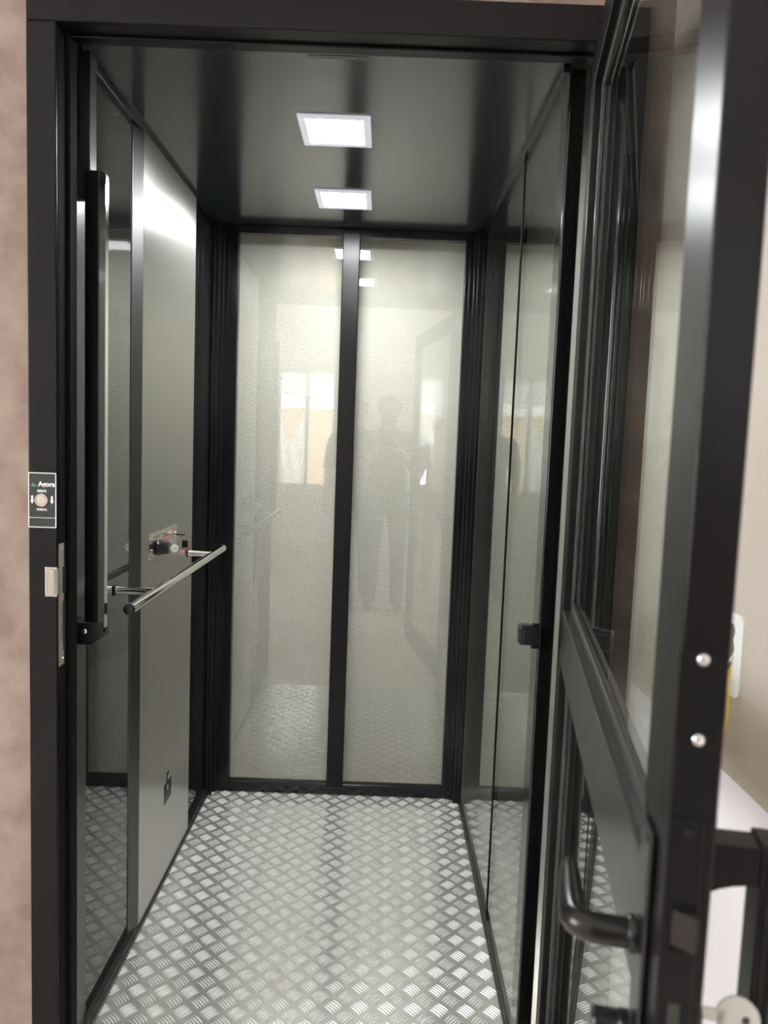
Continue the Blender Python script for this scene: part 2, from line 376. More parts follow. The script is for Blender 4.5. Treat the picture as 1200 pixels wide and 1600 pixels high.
# rear wall of the room with two windows (seen mirrored in the panes)
WY = -2.2
wins = [(-1.10, -0.50, 0.86, 2.05), (0.31, 0.62, 0.86, 2.05)]
bm = new(); xs = -3.3
for x0, x1, z0, z1 in wins:
    box(bm, xs, x0, WY-0.15, WY, 0, 2.75); box(bm, x0, x1, WY-0.15, WY, 0, z0); box(bm, x0, x1, WY-0.15, WY, z1, 2.75); xs = x1
box(bm, xs, 2.7, WY-0.15, WY, 0, 2.75)
struct('wall_room_rear', bm, 'room_wall', 'off-white room wall with windows opposite the lift', 'wall')
for n_, (x0, x1, z0, z1) in enumerate(wins):
    wo = thing('window_%d' % (n_+1), ['two-pane window opposite the lift, seen mirrored in the left rear pane', 'narrow window opposite the lift, seen mirrored in the right rear pane'][n_], 'window', ((x0+x1)/2, WY, z0), kind='structure')
    bm = new(); t = 0.03
    box(bm, x0, x0+t, WY-0.08, WY-0.04, z0, z1, 0.003); box(bm, x1-t, x1, WY-0.08, WY-0.04, z0, z1, 0.003)
    box(bm, x0, x1, WY-0.08, WY-0.04, z0, z0+t, 0.003); box(bm, x0, x1, WY-0.08, WY-0.04, z1-t, z1, 0.003)
    if n_ == 0: box(bm, (x0+x1)/2-0.02, (x0+x1)/2+0.02, WY-0.08, WY-0.04, z0, z1, 0.003)
    obj('window_frame', bm, 'window_frame', wo)
# side walls, each with an unseen opening added to let daylight in
bm = new()
box(bm, -3.45, -3.3, -2.4, -1.9, 0, 2.75); box(bm, -3.45, -3.3, 1.1, 1.5, 0, 2.75); box(bm, -3.45, -3.3, -1.9, 1.1, 2.45, 2.75); box(bm, -3.45, -3.3, -1.9, -0.9, 0.2, 2.45); box(bm, -3.45, -3.3, 0.5, 1.1, 0.2, 2.45); box(bm, -3.45, -3.3, -1.9, 1.1, 0, 0.8)
struct('wall_room_left', bm, 'room_wall', 'room wall left of the lift with an unseen opening added for daylight', 'wall')
bm = new()
box(bm, 2.7, 2.85, -2.4, -1.7, 0, 2.75); box(bm, 2.7, 2.85, 0.9, 1.5, 0, 2.75); box(bm, 2.7, 2.85, -1.7, 0.9, 2.3, 2.75); box(bm, 2.7, 2.85, -1.7, -1.0, 0.5, 2.3); box(bm, 2.7, 2.85, -1.7, 0.9, 0, 0.9)
struct('wall_room_right', bm, 'room_wall', 'room wall right of the lift with an unseen opening added for daylight', 'wall')

# landing door frame
fr = thing('trim_1', 'black metal landing door frame around the lift entrance', 'door frame', (-0.1, YJ, 0), kind='structure')
def jamb(xo, xi, s):
    """xo outer edge, xi inner reveal edge, s=+1 when the opening lies to +x"""
    bm = new()
    box(bm, min(xo, xi), max(xo, xi), YJ-0.004, 1.490, 0, HZ, 0.003, 4)
    a = sorted((xi, xi+s*0.005)); return bm
obj('jamb', jamb(JO, JI, 1), 'black', fr)
obj('jamb', jamb(RJ+0.054, RJ, -1), 'black', fr)
bm = new(); box(bm, JO, RJ+0.054, YJ-0.004, 1.490, HZ, HZ+0.062, 0.003, 4); box(bm, JI, RJ, 1.461, 1.488, HZ-0.005, HZ, 0.0015)
obj('head', bm, 'black', fr)
for x0, x1 in ((JI, JI+0.0012), (RJ-0.0012, RJ)):
    bm = new(); box(bm, x0, x1, 1.4225, 1.456, 0, HZ); s_ = 1 if x0 == JI else -1
    a = sorted((x0 if s_ > 0 else x1, (x0 if s_ > 0 else x1)+s_*0.0085)); box(bm, a[0], a[1], 1.456, 1.489, 0, HZ, 0.002); obj('door_seal', bm, 'seal', fr)
bm = new(); box(bm, JI, RJ, 1.43, 1.535, -0.06, -0.003, 0.002); obj('sill', bm, 'graphite', fr)

# ================================================================ THINGS in the cabin
def ceiling_light(x0, x1, y0, y1, label):
    cx, cy = (x0+x1)/2, (y0+y1)/2
    t = thing('ceiling_light', label, 'ceiling light', (cx, cy, H), group='square lamps in the cabin ceiling')
    hw, hd = (x1-x0)/2, (y1-y0)/2; e = 0.0175
    bm = new()
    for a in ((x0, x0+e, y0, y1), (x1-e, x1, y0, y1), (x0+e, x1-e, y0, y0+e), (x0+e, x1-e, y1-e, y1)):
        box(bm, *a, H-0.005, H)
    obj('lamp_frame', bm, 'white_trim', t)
    bm = new(); box(bm, x0+e, x1-e, y0+e, y1-e, H-0.0045, H-0.001); obj('diffuser', bm, 'lamp', t)
    return t
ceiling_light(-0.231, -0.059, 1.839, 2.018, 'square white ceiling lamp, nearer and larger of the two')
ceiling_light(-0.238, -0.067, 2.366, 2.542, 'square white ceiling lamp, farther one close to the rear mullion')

# stainless control column
cc = thing('control_column', 'full-height brushed stainless steel control column between the dark glass panels', 'control column', (XL, 2.18, 0.012))
CX = -0.617
bm = new(); box(bm, XL-0.006, CX, 1.9405, 2.462, 0.016, H-0.012, 0.001); obj('front_plate', bm, 'steel', cc)
bm = new(); prism(bm, [(XL-0.006, 1.892), (XL+0.002, 1.892), (CX+0.0004, 1.936), (CX+0.0004, 1.940), (XL-0.006, 1.940)], 2, 0.014, H-0.01, 0.0008); tag(obj('edge_strip', bm, 'steel_edge', cc), 'darker folded steel edge strip')
# control plate
bm = new(); box(bm, CX, CX+0.0015, 2.00, 2.275, 1.000, 1.078, 0.0005); pl = obj('control_plate', bm, 'satin_plate', cc)
xp = CX+0.0015
def tick(bm, y, z, dy, dz, mi=0): box(bm, xp, xp+0.0004, y, y+dy, z, z+dz, mi=mi)
bm = new()
for k in range(5): tick(bm, 2.045+k*0.012, 1.060, 0.008, 0.007)
tick(bm, 2.012, 1.012, 0.008, 0.018)
obj('grey_lettering', bm, 'grey_ink', pl)
bm = new()
for k in range(6): tick(bm, 2.125+k*0.0125, 1.052, 0.009, 0.006)
for k in range(4): tick(bm, 2.14+k*0.0125, 1.036, 0.008, 0.010)
for k in range(3): tick(bm, 2.222+k*0.010, 1.064, 0.007, 0.005)
obj('red_lettering', bm, 'red_ink', pl)
bm = new(); lathe(bm, (xp, 2.078, 1.032), (1, 0, 0), [(0, 0.021), (0.003, 0.022), (0.006, 0.020), (0.012, 0.0185), (0.030, 0.0175), (0.034, 0.016), (0.0345, 0.010)], 28)
obj('switch_knob', bm, 'black_plastic', pl, smooth=35)
bm = new(); lathe(bm, (xp, 2.235, 1.052), (1, 0, 0), [(0, 0.011), (0.003, 0.011), (0.005, 0.009), (0.010, 0.0085), (0.0105, 0.004)], 20)
obj('lock_barrel', bm, 'chrome', pl, smooth=35)
bm = new(); lathe(bm, (xp, 2.024, 1.028), (1, 0, 0), [(0, 0.007), (0.003, 0.0065), (0.005, 0.004)], 16); obj('indicator_lamp', bm, 'chrome', pl, smooth=35)
bm = new(); lathe(bm, (xp, 2.160, 1.013), (1, 0, 0), [(0, 0.012), (0.0015, 0.012), (0.002, 0.009)], 20); obj('push_button', bm, 'satin_plate', pl, smooth=35)
# warning decal: padlock-like
bm = new(); xd = CX+0.0004
box(bm, CX, xd, 2.172, 2.246, 0.262, 0.300, mi=0); box(bm, CX, xd+0.0001, 2.170, 2.2485, 0.240, 0.3025, mi=2)
box(bm, CX, xd+0.0002, 2.172, 2.246, 0.268, 0.3005, mi=0)
for zz, hh in ((0.258, 0.006), (0.250, 0.003), (0.2445, 0.002)): box(bm, CX, xd+0.0002, 2.175, 2.243, zz, zz+hh, mi=0)
box(bm, CX, xd+0.0003, 2.205, 2.214, 0.273, 0.290, mi=1)
box(bm, CX, xd+0.0002, 2.196, 2.207, 0.303, 0.322, mi=0); box(bm, CX, xd+0.0002, 2.198, 2.220, 0.320, 0.331, mi=0); box(bm, CX, xd+0.0003, 2.209, 2.216, 0.306, 0.313, mi=1)
tag(obj('warning_decal', bm, ['black_ink', 'white_ink', 'grey_ink'], cc), 'black warning decal with a white mark low on the column')

# keys in the control plate
def key_mesh(bm, c, ax, side, r=0.012, shaft=0.018, hole=True, th=0.002):
    """c: shaft start, ax: direction the key sticks out, side: in-plane sideways axis"""
    c = Vector(c); ax = Vector(ax).normalized(); side = Vector(side).normalized(); nrm = ax.cross(side).normalized()
    hc = c + ax*(shaft + r*0.85); n = 32; t = bmesh.new(); hh = r*0.2; hoff = ax*(r*0.35)
    O = [[], []]; I = [[], []]
    for k in range(n):
        a = 2*math.pi*k/n; d = ax*math.cos(a) + side*math.sin(a)
        for s in (0, 1):
            z = nrm*(th*(s-0.5)); O[s].append(t.verts.new(hc + d*r + z)); I[s].append(t.verts.new(hc + hoff + d*hh + z))
    for k in range(n):
        j = (k+1) % n
        t.faces.new((O[1][k], O[1][j], I[1][j], I[1][k])); t.faces.new((O[0][j], O[0][k], I[0][k], I[0][j]))
        t.faces.new((O[0][k], O[0][j], O[1][j], O[1][k])); t.faces.new((I[0][j], I[0][k], I[1][k], I[1][j]))
    P = [c + side*s*r*0.28 + nrm*th*q*0.5 + ax*l for l in (0, shaft+r*0.2) for s in (-1, 1) for q in (-1, 1)]
    vv = [t.verts.new(p) for p in P]
    for f in ((0, 1, 3, 2), (4, 6, 7, 5), (0, 4, 5, 1), (2, 3, 7, 6), (0, 2, 6, 4), (1, 5, 7, 3)): t.faces.new([vv[i] for i in f])
    bmesh.ops.recalc_face_normals(t, faces=t.faces); merge(bm, t)
bm = new(); key_mesh(bm, (xp+0.033, 2.078, 1.032), (1, 0.0, 0), (0, 0.3, 1), r=0.0115, shaft=0.004)
tag(obj('key', bm, 'key'), 'bright round-headed key in the black switch of the control plate', 'key')
k2 = thing('key_bunch', 'black-headed key in the chrome lock with a second key dangling from its ring', 'key', (xp+0.010, 2.235, 1.052))
bm = new(); box(bm, xp+0.010, xp+0.034, 2.232, 2.238, 1.048, 1.052, 0.001); obj('key_head', bm, 'black_plastic', k2)
bm = new(); pts = [(xp+0.030+0.008*math.sin(a), 2.236, 1.043+0.009*math.cos(a)) for a in [2*math.pi*i/20 for i in range(21)]]; tube(bm, pts, 0.0008, 8); obj('key_ring', bm, 'chrome', k2, smooth=40)
bm = new(); box(bm, xp+0.026, xp+0.044, 2.232, 2.238, 1.012, 1.034, 0.004, 3); obj('spare_key_head', bm, 'black_plastic', k2)
bm = new(); box(bm, xp+0.034, xp+0.038, 2.234, 2.236, 0.985, 1.013, 0.0006); obj('spare_key_blade', bm, 'red_ink', k2)

# handrail
hr = thing('handrail', 'round polished steel handrail on two brackets along the left wall', 'handrail', (XL, 2.1, 0.963))
RX, RZ, RR = -0.540, 0.963, 0.0122
bm = new(); lathe(bm, (RX, 1.620, RZ), (0, 1, 0), [(0, RR), (0.96, RR)], 32); obj('rail_tube', bm, 'chrome', hr, smooth=40)
for y, s in ((1.620, -1), (2.58, 1)):
    bm = new(); lathe(bm, (RX, y, RZ), (0, s, 0), [(-0.002, RR+0.0006), (0.003, RR+0.0006), (0.005, RR-0.001), (0.0055, 0.002)], 32)
    tag(obj('end_cap', bm, 'black_plastic', hr, smooth=35), 'black plastic end cap')
for y in (1.79, 2.405):
    xw = XL if y < 1.9 else CX
    bm = new(); lathe(bm, (xw, y, RZ+0.006), (1, 0, 0), [(0, 0.0095), (RX-xw, 0.0095)], 20); br = obj('bracket', bm, 'chrome', hr, smooth=40)
    bm = new(); box(bm, xw, xw+0.004, y-0.012, y+0.012, RZ-0.006, RZ+0.018, 0.0015); obj('bracket_foot', bm, 'black_plastic', br)

# vertical sensor bar at the left of the entrance
sb = thing('sensor_bar', 'tall black vertical bar with a shiny slanted edge at the left of the entrance', 'sensor bar', (-0.595, 1.56, 0.915))
bm = new(); prism(bm, [(-0.6030, 1.532), (-0.5750, 1.532), (-0.5665, 1.546), (-0.5665, 1.552), (-0.6030, 1.552)], 2, 0.93, 1.853, 0.0015); obj('bar_body', bm, 'black_profile', sb)
bm = new(); prism(bm, [(-0.5740, 1.5312), (-0.5665, 1.5445), (-0.5660, 1.5600), (-0.5672, 1.5600), (-0.5678, 1.5455), (-0.5750, 1.5320)], 2, 0.94, 1.851); obj('bar_edge', bm, 'chrome', sb)
bm = new(); prism(bm, [(-0.6230, 0.908), (-0.5840, 0.908), (-0.5680, 0.920), (-0.5680, 0.955), (-0.6230, 0.955)], 1, 1.524, 1.575, 0.002); br = obj('end_bracket', bm, 'black_plastic', sb)
bm = new(); lathe(bm, (-0.5995, 1.5245, 0.937), (0, -1, 0), [(0, 0.0055), (0.0015, 0.0053), (0.0028, 0.0035), (0.003, 0.002)], 18); obj('bracket_screw', bm, 'zinc', br, smooth=35)
bm = new(); box(bm, -0.6235, -0.6030, 1.545, 1.560, 1.80, 1.86, 0.001); box(bm, -0.620, -0.597, 1.545, 1.578, 1.855, 2.08, 0.0015); obj('mounting_channel', bm, 'graphite', sb)

# small block on the right post
db = thing('door_stop_block', 'small rounded black block on the right cabin post near handle height', 'door stop', (0.312, 1.545, 0.935))
bm = new(); box(bm, 0.2935, 0.322, 1.530, 1.562, 0.938, 0.980, 0.006, 4); box(bm, 0.300, 0.330, 1.527, 1.548, 0.940, 0.974, 0.004, 3); obj('block_body', bm, 'black_plastic', db)
bm = new(); box(bm, 0.320, 0.3385, 1.538, 1.549, 0.930, 0.984, 0.003, 3); obj('block_bracket', bm, 'black_plastic', db)

# call plate on the left jamb
YP = YJ-0.004
cp = thing('call_plate', 'black call button plaque with white border on the left door jamb', 'call button', (-0.6357, YP, 1.162))
bm = new(); box(bm, -0.6618, -0.6095, YP-0.0012, YP, 1.162, 1.2653, 0.0003); obj('plaque', bm, 'plaque', cp)
bm = new(); yy = YP-0.0012
for a in ((-0.6618, -0.6602, 1.162, 1.2653), (-0.6111, -0.6095, 1.162, 1.2653), (-0.6618, -0.6095, 1.162, 1.1636), (-0.6618, -0.6095, 1.2637, 1.2653), (-0.6605, -0.6108, 1.1802, 1.1811)):
    box(bm, a[0], a[1], yy-0.0003, yy, a[2], a[3])
obj('white_border', bm, 'white_ink', cp)
bm = new(); lathe(bm, (-0.6369, yy, 1.2139), (0, -1, 0), [(0, 0.0125), (0.002, 0.0125), (0.003, 0.0118), (0.003, 0.0098), (0.0015, 0.0095), (0.0015, 0.009), (0.0028, 0.0085), (0.0032, 0.004)], 32); obj('push_button', bm, 'nickel', cp, smooth=35)
TM = lambda x, z: Matrix.Translation((x, yy-0.0002, z)) @ Matrix.Rotation(math.pi/2, 4, 'X')
text('brand_lettering', 'Agora', 0.0125, TM(-0.6275, 1.2437), 'white_ink', cp, 0.0004, 1.0)
text('lettering', 'DESCE', 0.0058, TM(-0.6365, 1.2308), 'white_ink', cp, 0.0002)
text('lettering', 'PORTA', 0.0058, TM(-0.6365, 1.1958), 'white_ink', cp, 0.0002)
bm = new(); prism(bm, [(-0.6570, 1.2390), (-0.6525, 1.2470), (-0.6512, 1.2390)], 1, yy-0.0003, yy); prism(bm, [(-0.6506, 1.2390), (-0.6492, 1.2450), (-0.6455, 1.2390)], 1, yy-0.0003, yy); obj('logo', bm, 'green_ink', cp)
for ax_ in (-0.6545, -0.6175):
    bm = new(); prism(bm, [(ax_-0.0018, 1.2220), (ax_+0.0018, 1.2220), (ax_+0.0018, 1.2130), (ax_+0.0036, 1.2130), (ax_, 1.2065), (ax_-0.0036, 1.2130), (ax_-0.0018, 1.2130)], 1, yy-0.0003, yy); obj('arrow_mark', bm, 'white_ink', cp)

# strike plate
sp = thing('strike_plate', 'long satin steel strike plate with folded lip on the left jamb', 'strike plate', (JI, 1.437, 0.893))
bm = new(); xs_ = JI+0.0016
box(bm, JI, xs_, 1.421, 1.4535, 0.893, 1.131, 0.0005); obj('plate', bm, 'nickel', sp)
bm = new(); box(bm, xs_, xs_+0.0002, 1.437, 1.449, 0.932, 1.018); box(bm, xs_, xs_+0.0002, 1.437, 1.449, 0.922, 0.929)
box(bm, xs_, xs_+0.0002, 1.435, 1.450, 1.034, 1.085); obj('bolt_slots', bm, 'slotdark', sp)
bm = new(); box(bm, -0.6305, JI+0.001, YP-0.003, YP-0.0005, 1.031, 1.0875, 0.001)
prism(bm, [(-0.6275, YP-0.003), (-0.6235, YP-0.0055), (JI-0.0040, YP-0.0065), (JI+0.0016, YP-0.002), (JI+0.0016, 1.424), (JI-0.0002, 1.424), (JI-0.0040, YP-0.0035), (-0.6235, YP-0.003)], 2, 1.0345, 1.084, 0.0004)
obj('lip', bm, 'nickel', sp)
for z in (0.9035, 1.120):
    bm = new(); lathe(bm, (xs_, 1.4375, z), (1, 0, 0), [(0, 0.0035), (0.0008, 0.003), (0.001, 0.001)], 14); obj('screw', bm, 'zinc', sp)

# ================================================================ THE OPEN DOOR
DS = 0.1683; HY = 1.459; HXd = 0.111+DS*HY; RZD = -math.atan(DS)
dr = thing('door_1', 'black framed glass landing door standing open at the right', 'door', (HXd, HY, 0.0), rz=RZD, kind='structure')
LW, T = 1.0163, 0.029; DZ0, DZ1 = 0.008, 2.055
SWD = 0.080
def dobj(name, bm, mt, parent=None, smooth=None): return obj(name, bm, mt, parent or dr, local=True, smooth=smooth)
RT, RB = 1.048, 0.9454; TB = 1.985; BT = 0.12
bm = new(); box(bm, 0, T, -LW, -LW+SWD, DZ0, DZ1, 0.002, 3); lead = dobj('lock_stile', bm, 'black')
bm = new(); box(bm, 0, T, -SWD, 0, DZ0, DZ1, 0.002, 3); dobj('hinge_stile', bm, 'black')
bm = new(); box(bm, 0, T, -LW+SWD, -SWD, TB, DZ1, 0.002, 3); dobj('top_rail', bm, 'black')
bm = new(); box(bm, 0, T, -LW+SWD, -SWD, RB, RT, 0.002, 3); dobj('middle_rail', bm, 'graphite')
bm = new(); box(bm, 0, T, -LW+SWD, -SWD, DZ0, BT, 0.002, 3); dobj('bottom_rail', bm, 'black')
for z0, z1 in ((RT, TB), (BT, RB)):
    bm = new(); box(bm, 0.0195, 0.0245, -LW+SWD-0.005, -SWD+0.005, z0-0.004, z1+0.004); dobj('glass_pane', bm, 'door_glass')
    bm = new(); e = 0.018; a, b_ = -LW+SWD, -SWD; x0, x1 = 0.012, 0.0194
    box(bm, x0, x1, a, b_, z0, z0+e, 0.0025, 3); box(bm, x0, x1, a, b_, z1-e, z1, 0.0025, 3)
    box(bm, x0, x1, a, a+e, z0, z1, 0.0025, 3); box(bm, x0, x1, b_-e, b_, z0, z1, 0.0025, 3)
    dobj('glazing_bead', bm, 'graphite')
YE = -LW
# sleeve strip on the edge, screws, lock faceplate, latch
bm = new(); box(bm, -0.0005, T-0.001, YE-0.0016, YE, 1.1640, 1.2247, 0.0008); sl = dobj('edge_cover', bm, 'black')
for z, w_ in ((1.220, 0.0129), (1.1693, 0.0135)):
    bm = new(); lathe(bm, (w_, YE-0.0016, z), (0, -1, 0), [(0, 0.0040), (0.0010, 0.0038), (0.0020, 0.0028), (0.0023, 0.0014), (0.0018, 0.0010)], 24); tag(dobj('cap_screw', bm, 'zinc', sl, 35), 'bright zinc pan-head screw')
bm = new(); box(bm, 0.0006, 0.0215, YE-0.0014, YE, 0.90, 1.1175, 0.0005); fp = dobj('lock_faceplate', bm, 'black')
bm = new(); lathe(bm, (0.0126, YE-0.0014, 1.1077), (0, -1, 0), [(0, 0.0026), (0.0005, 0.0024), (0.0007, 0.001)], 16); dobj('faceplate_screw', bm, 'latch', fp, 35)
bm = new(); prism(bm, [(0.0052, YE), (0.0200, YE), (0.0205, YE-0.0095), (0.0185, YE-0.0105), (0.0052, YE-0.001)], 2, 1.0345, 1.0575, 0.0005); dobj('latch_bolt', bm, 'latch', fp)
bm = new(); box(bm, 0.0050, 0.0208, YE-0.0016, YE-0.0010, 1.0300, 1.0625); dobj('latch_opening', bm, 'seal', fp)
bm = new(); box(bm, 0.0076, 0.0146, YE-0.0022, YE, 0.955, 0.9952, 0.0004); dobj('dead_bolt', bm, 'slotdark', fp)
# inner long plate, lever, thumb turn
LY = -0.966
bm = new(); box(bm, -0.0045, 0.0, LY-0.022, LY+0.012, 0.86, 1.089, 0.005, 4); ep = dobj('inner_backplate', bm, 'lever')
for z in (1.078, 0.885):
    bm = new(); lathe(bm, (-0.007, LY-0.004, z), (-1, 0, 0), [(0, 0.0035), (0.001, 0.003), (0.0012, 0.001)], 14); dobj('backplate_screw', bm, 'latch', ep, 35)
ZL = 1.005
bm = new(); pts = [(-0.006, LY, ZL), (-0.016, LY, ZL), (-0.026, LY, ZL), (-0.033, LY+0.001, ZL)]
for i in range(1, 9):
    a = i/8*math.pi/2; pts.append((-0.033-0.014*math.sin(a), LY+0.001+0.014*(1-math.cos(a)), ZL))
n0 = len(pts)
for i in range(1, 9): pts.append((-0.047+0.002*(i/8)**2, LY+0.015+i*0.0085, ZL+0.002*(i/8)))
rad = [0.0105]*n0 + [0.0104, 0.0100, 0.0095, 0.0090, 0.0086, 0.0082, 0.0074, 0.0045]
tube(bm, pts, rad, 24); lathe(bm, (-0.006, LY, ZL), (-1, 0, 0), [(0, 0.0130), (0.004, 0.0130), (0.0055, 0.0118)], 28)
lv = dobj('lever_handle', bm, 'lever', smooth=40)
bm = new(); lathe(bm, (-0.0125, LY, ZL-0.0100), (0, 0, -1), [(-0.001, 0.0022), (0.0009, 0.0020), (0.001, 0.001)], 12); dobj('grub_screw', bm, 'zinc', lv, 35)
bm = new(); lathe(bm, (-0.006, LY, 0.935), (-1, 0, 0), [(0, 0.011), (0.006, 0.011), (0.008, 0.0095), (0.024, 0.0095), (0.026, 0.008)], 24); box(bm, -0.032, -0.014, LY-0.0035, LY+0.0035, 0.924, 0.946, 0.002, 3); dobj('thumb_turn', bm, 'black_plastic', smooth=35)
# outer lock cylinder and pull handle
bm = new(); lathe(bm, (T, LY, 0.954), (1, 0, 0), [(0, 0.012), (0.003, 0.012), (0.006, 0.0095), (0.0125, 0.0090), (0.013, 0.006)], 24); dobj('lock_cylinder', bm, 'black_plastic', smooth=35)
PY, PX, PT = LY+0.027, 0.0785, 1.073
ph = new()
prism(ph, [(PX, PY-0.014), (PX+0.0125, PY-0.014), (PX+0.0185, PY-0.009), (PX+0.0185, PY+0.016), (PX, PY+0.016)], 2, 0.66, PT, 0.0015)
for k in range(2): box(ph, PX+0.0035+k*0.006, PX+0.006+k*0.006, PY-0.0155, PY-0.012, 0.665, PT-0.003, 0.0006)
hp = dobj('pull_handle', ph, 'black')
for zt, s in ((PT-0.0025, -1), (0.66, 1)):
    bm = new(); P = [(T-0.001, zt), (PX+0.0015, zt)]; zb = zt+s*0.028
    P += [(PX+0.0015, zb)]
    for i in range(0, 9):
        a = i/8*math.pi/2; P.append((PX+0.0015-0.049*math.sin(a), zb+s*0.030*(1-math.cos(a))))
    P.append((T-0.001, zb+s*0.030))
    prism(bm, P, 1, PY-0.012, PY+0.012); dobj('handle_arm', bm, 'black', hp)
# key in the outer cylinder (a thing of its own)
RM = ROOTM[dr.name]
bm = new(); key_mesh(bm, (T+0.0125, LY, 0.954), (1, 0, -0.06), (0.05, 0.30, 1), r=0.0148, shaft=0.013, th=0.0022); bm.transform(RM)
tag(obj('key', bm, 'bright_key'), 'pale round-headed key in the outer lock of the open door', 'key')

# junction box with loose wires on the side wall
jb = thing('junction_box', 'white wall junction box with chipped plaster and loose wires behind the door', 'electrical box', (SW, 1.01, 1.024))
bm = new(); y0, y1, z0, z1 = 0.992, 1.052, 1.016, 1.130
RP = []
for cy0, cz0, a0 in ((y1-0.012, z1-0.012, 0), (y0+0.012, z1-0.012, 90), (y0+0.012, z0+0.012, 180), (y1-0.012, z0+0.012, 270)):
    for k in range(7):
        a = math.radians(a0+k*15); RP.append((cy0+0.012*math.cos(a), cz0+0.012*math.sin(a)))
prism(bm, RP, 0, SW-0.003, SW+0.001, 0.0008); obj('box_rim', bm, 'outlet', jb)
bm = new(); prism(bm, [(y0+0.024, z0+0.055), (y0+0.020, z0+0.066), (y0+0.025, z0+0.078), (y0+0.021, z0+0.090), (y0+0.026, z0+0.099), (y1-0.006, z0+0.099), (y1-0.006, z0+0.03), (y0+0.030, z0+0.035)], 0, SW-0.0034, SW-0.002); obj('box_cavity', bm, 'hole', jb)
def wire(pts, m_, nm):
    P = []
    for i in range(len(pts)-1):
        a, b_ = Vector(pts[i]), Vector(pts[i+1]); p0 = Vector(pts[max(i-1, 0)]); p3 = Vector(pts[min(i+2, len(pts)-1)])
        for k in range(6):
            t = k/6; P.append(0.5*((2*a)+(b_-p0)*t+(2*p0-5*a+4*b_-p3)*t*t+(3*a-p0-3*b_+p3)*t**3))
    P.append(Vector(pts[-1])); bm = new(); tube(bm, P, 0.0014, 8); obj(nm, bm, m_, jb, smooth=50)
wire([(SW-0.001, 1.02, 1.06), (SW-0.008, 1.010, 1.035), (SW-0.010, 1.002, 1.000), (SW-0.010, 1.006, 0.975), (SW-0.008, 1.022, 0.955), (SW-0.003, 1.04, 0.965)], 'wire_y', 'yellow_wire')
wire([(SW-0.001, 1.015, 1.075), (SW-0.010, 1.012, 1.062), (SW-0.012, 1.024, 1.050), (SW-0.001, 1.032, 1.038)], 'wire_w', 'cream_wire')
wire([(SW-0.001, 1.02, 1.068), (SW-0.008, 1.018, 1.052), (SW-0.010, 1.026, 1.040), (SW-0.001, 1.032, 1.030)], 'wire_r', 'brown_wire')

# ================================================================ seen only mirrored in the panes
# neighbour house and plastic sheets over the windows
hb = thing('house', 'ochre rendered house outside the windows', 'house', (-1.6, -5.6, 0))
bm = new(); box(bm, -3.6, -0.15, -6.6, -5.2, -0.5, 1.78); obj('house_wall', bm, 'house', hb)
bm = new(); prism(bm, [(-6.8, 1.78), (-5.0, 1.78), (-5.0, 1.84), (-5.9, 2.05), (-6.8, 1.84)], 0, -3.8, 0.0); obj('house_roof', bm, 'room_wall', hb)
def sheet(pts_fn, nu, nv, nm, label, mk='sheet'):
    bm = new(); G = [[bm.verts.new(pts_fn(i/nu, j/nv)) for j in range(nv+1)] for i in range(nu+1)]
    for i in range(nu):
        for j in range(nv): bm.faces.new((G[i][j], G[i+1][j], G[i+1][j+1], G[i][j+1]))
    bmesh.ops.recalc_face_normals(bm, faces=bm.faces)
    return tag(obj(nm, bm, mk, smooth=60), label, 'plastic sheet', group='plastic sheets hung in the windows')
def sag(u, v):      # lower sheet gathered in a V
    x = -1.075+0.27*u; top = 1.30+0.42*abs(u-0.45)*1.8; z = 0.90+(top-0.90)*v
    return (x+0.01*math.sin(9*v+5*u), WY-0.03+0.022*math.sin(14*u+6*v)+0.014*math.sin(31*u-13*v)+0.008*math.sin(60*u*v+8*u), z)
sheet(sag, 30, 30, 'plastic_sheet', 'white plastic sheet gathered in a V over the lower left window pane')
def top1(u, v):
    x = -1.08+0.575*u; low = 1.80-0.05*math.sin(math.pi*u)+0.02*math.sin(7*u); z = low+(2.03-low)*v
    return (x, WY-0.015+0.012*math.sin(17*u+3*v), z)
sheet(top1, 30, 8, 'plastic_sheet', 'white plastic sheet strip across the top of the two-pane window', 'thick_sheet')
sheet(lambda u, v: (0.315+0.30*u, WY-0.02+0.012*math.sin(11*u+4*v)+0.008*math.sin(23*v-6*u), 1.20+0.84*v), 20, 30, 'plastic_sheet', 'milky plastic sheet added over the upper part of the narrow window to dim it', 'thick_sheet')  # sheet added to cut the sky brightness in the narrow window

# people standing behind the camera, mirrored as silhouettes
def skinned(name, verts, edges, rads, mt, parent, root=0, sub=2):
    me = bpy.data.meshes.new(name); me.from_pydata(verts, edges, []); o = bpy.data.objects.new(name, me); COL.objects.link(o)
    sk = o.modifiers.new('s', 'SKIN'); sk.use_smooth_shade = True; lay = me.skin_vertices[0].data
    for i, r in enumerate(rads):
        lay[i].radius = r if isinstance(r, tuple) else (r, r)
    lay[root].use_root = True
    ss = o.modifiers.new('u', 'SUBSURF'); ss.levels = sub; ss.render_levels = sub
    dg = bpy.context.evaluated_depsgraph_get(); me2 = bpy.data.meshes.new_from_object(o.evaluated_get(dg))
    bpy.data.objects.remove(o); me2.name = name
    bm = bmesh.new(); bm.from_mesh(me2); bmesh.ops.delete(bm, geom=[v for v in bm.verts if not v.link_faces], context='VERTS'); bm.to_mesh(me2); bm.free()
    o = bpy.data.objects.new(name, me2); COL.objects.link(o); me2.materials.append(mt); o.parent = parent
    for p in me2.polygons: p.use_smooth = True
    return o
SKIN = mat('skin', (0.42, 0.26, 0.18), 0.5); HAIR = mat('dark_hair', (0.02, 0.015, 0.012), 0.6); SHO = mat('lips', (0.35, 0.14, 0.11), 0.5)
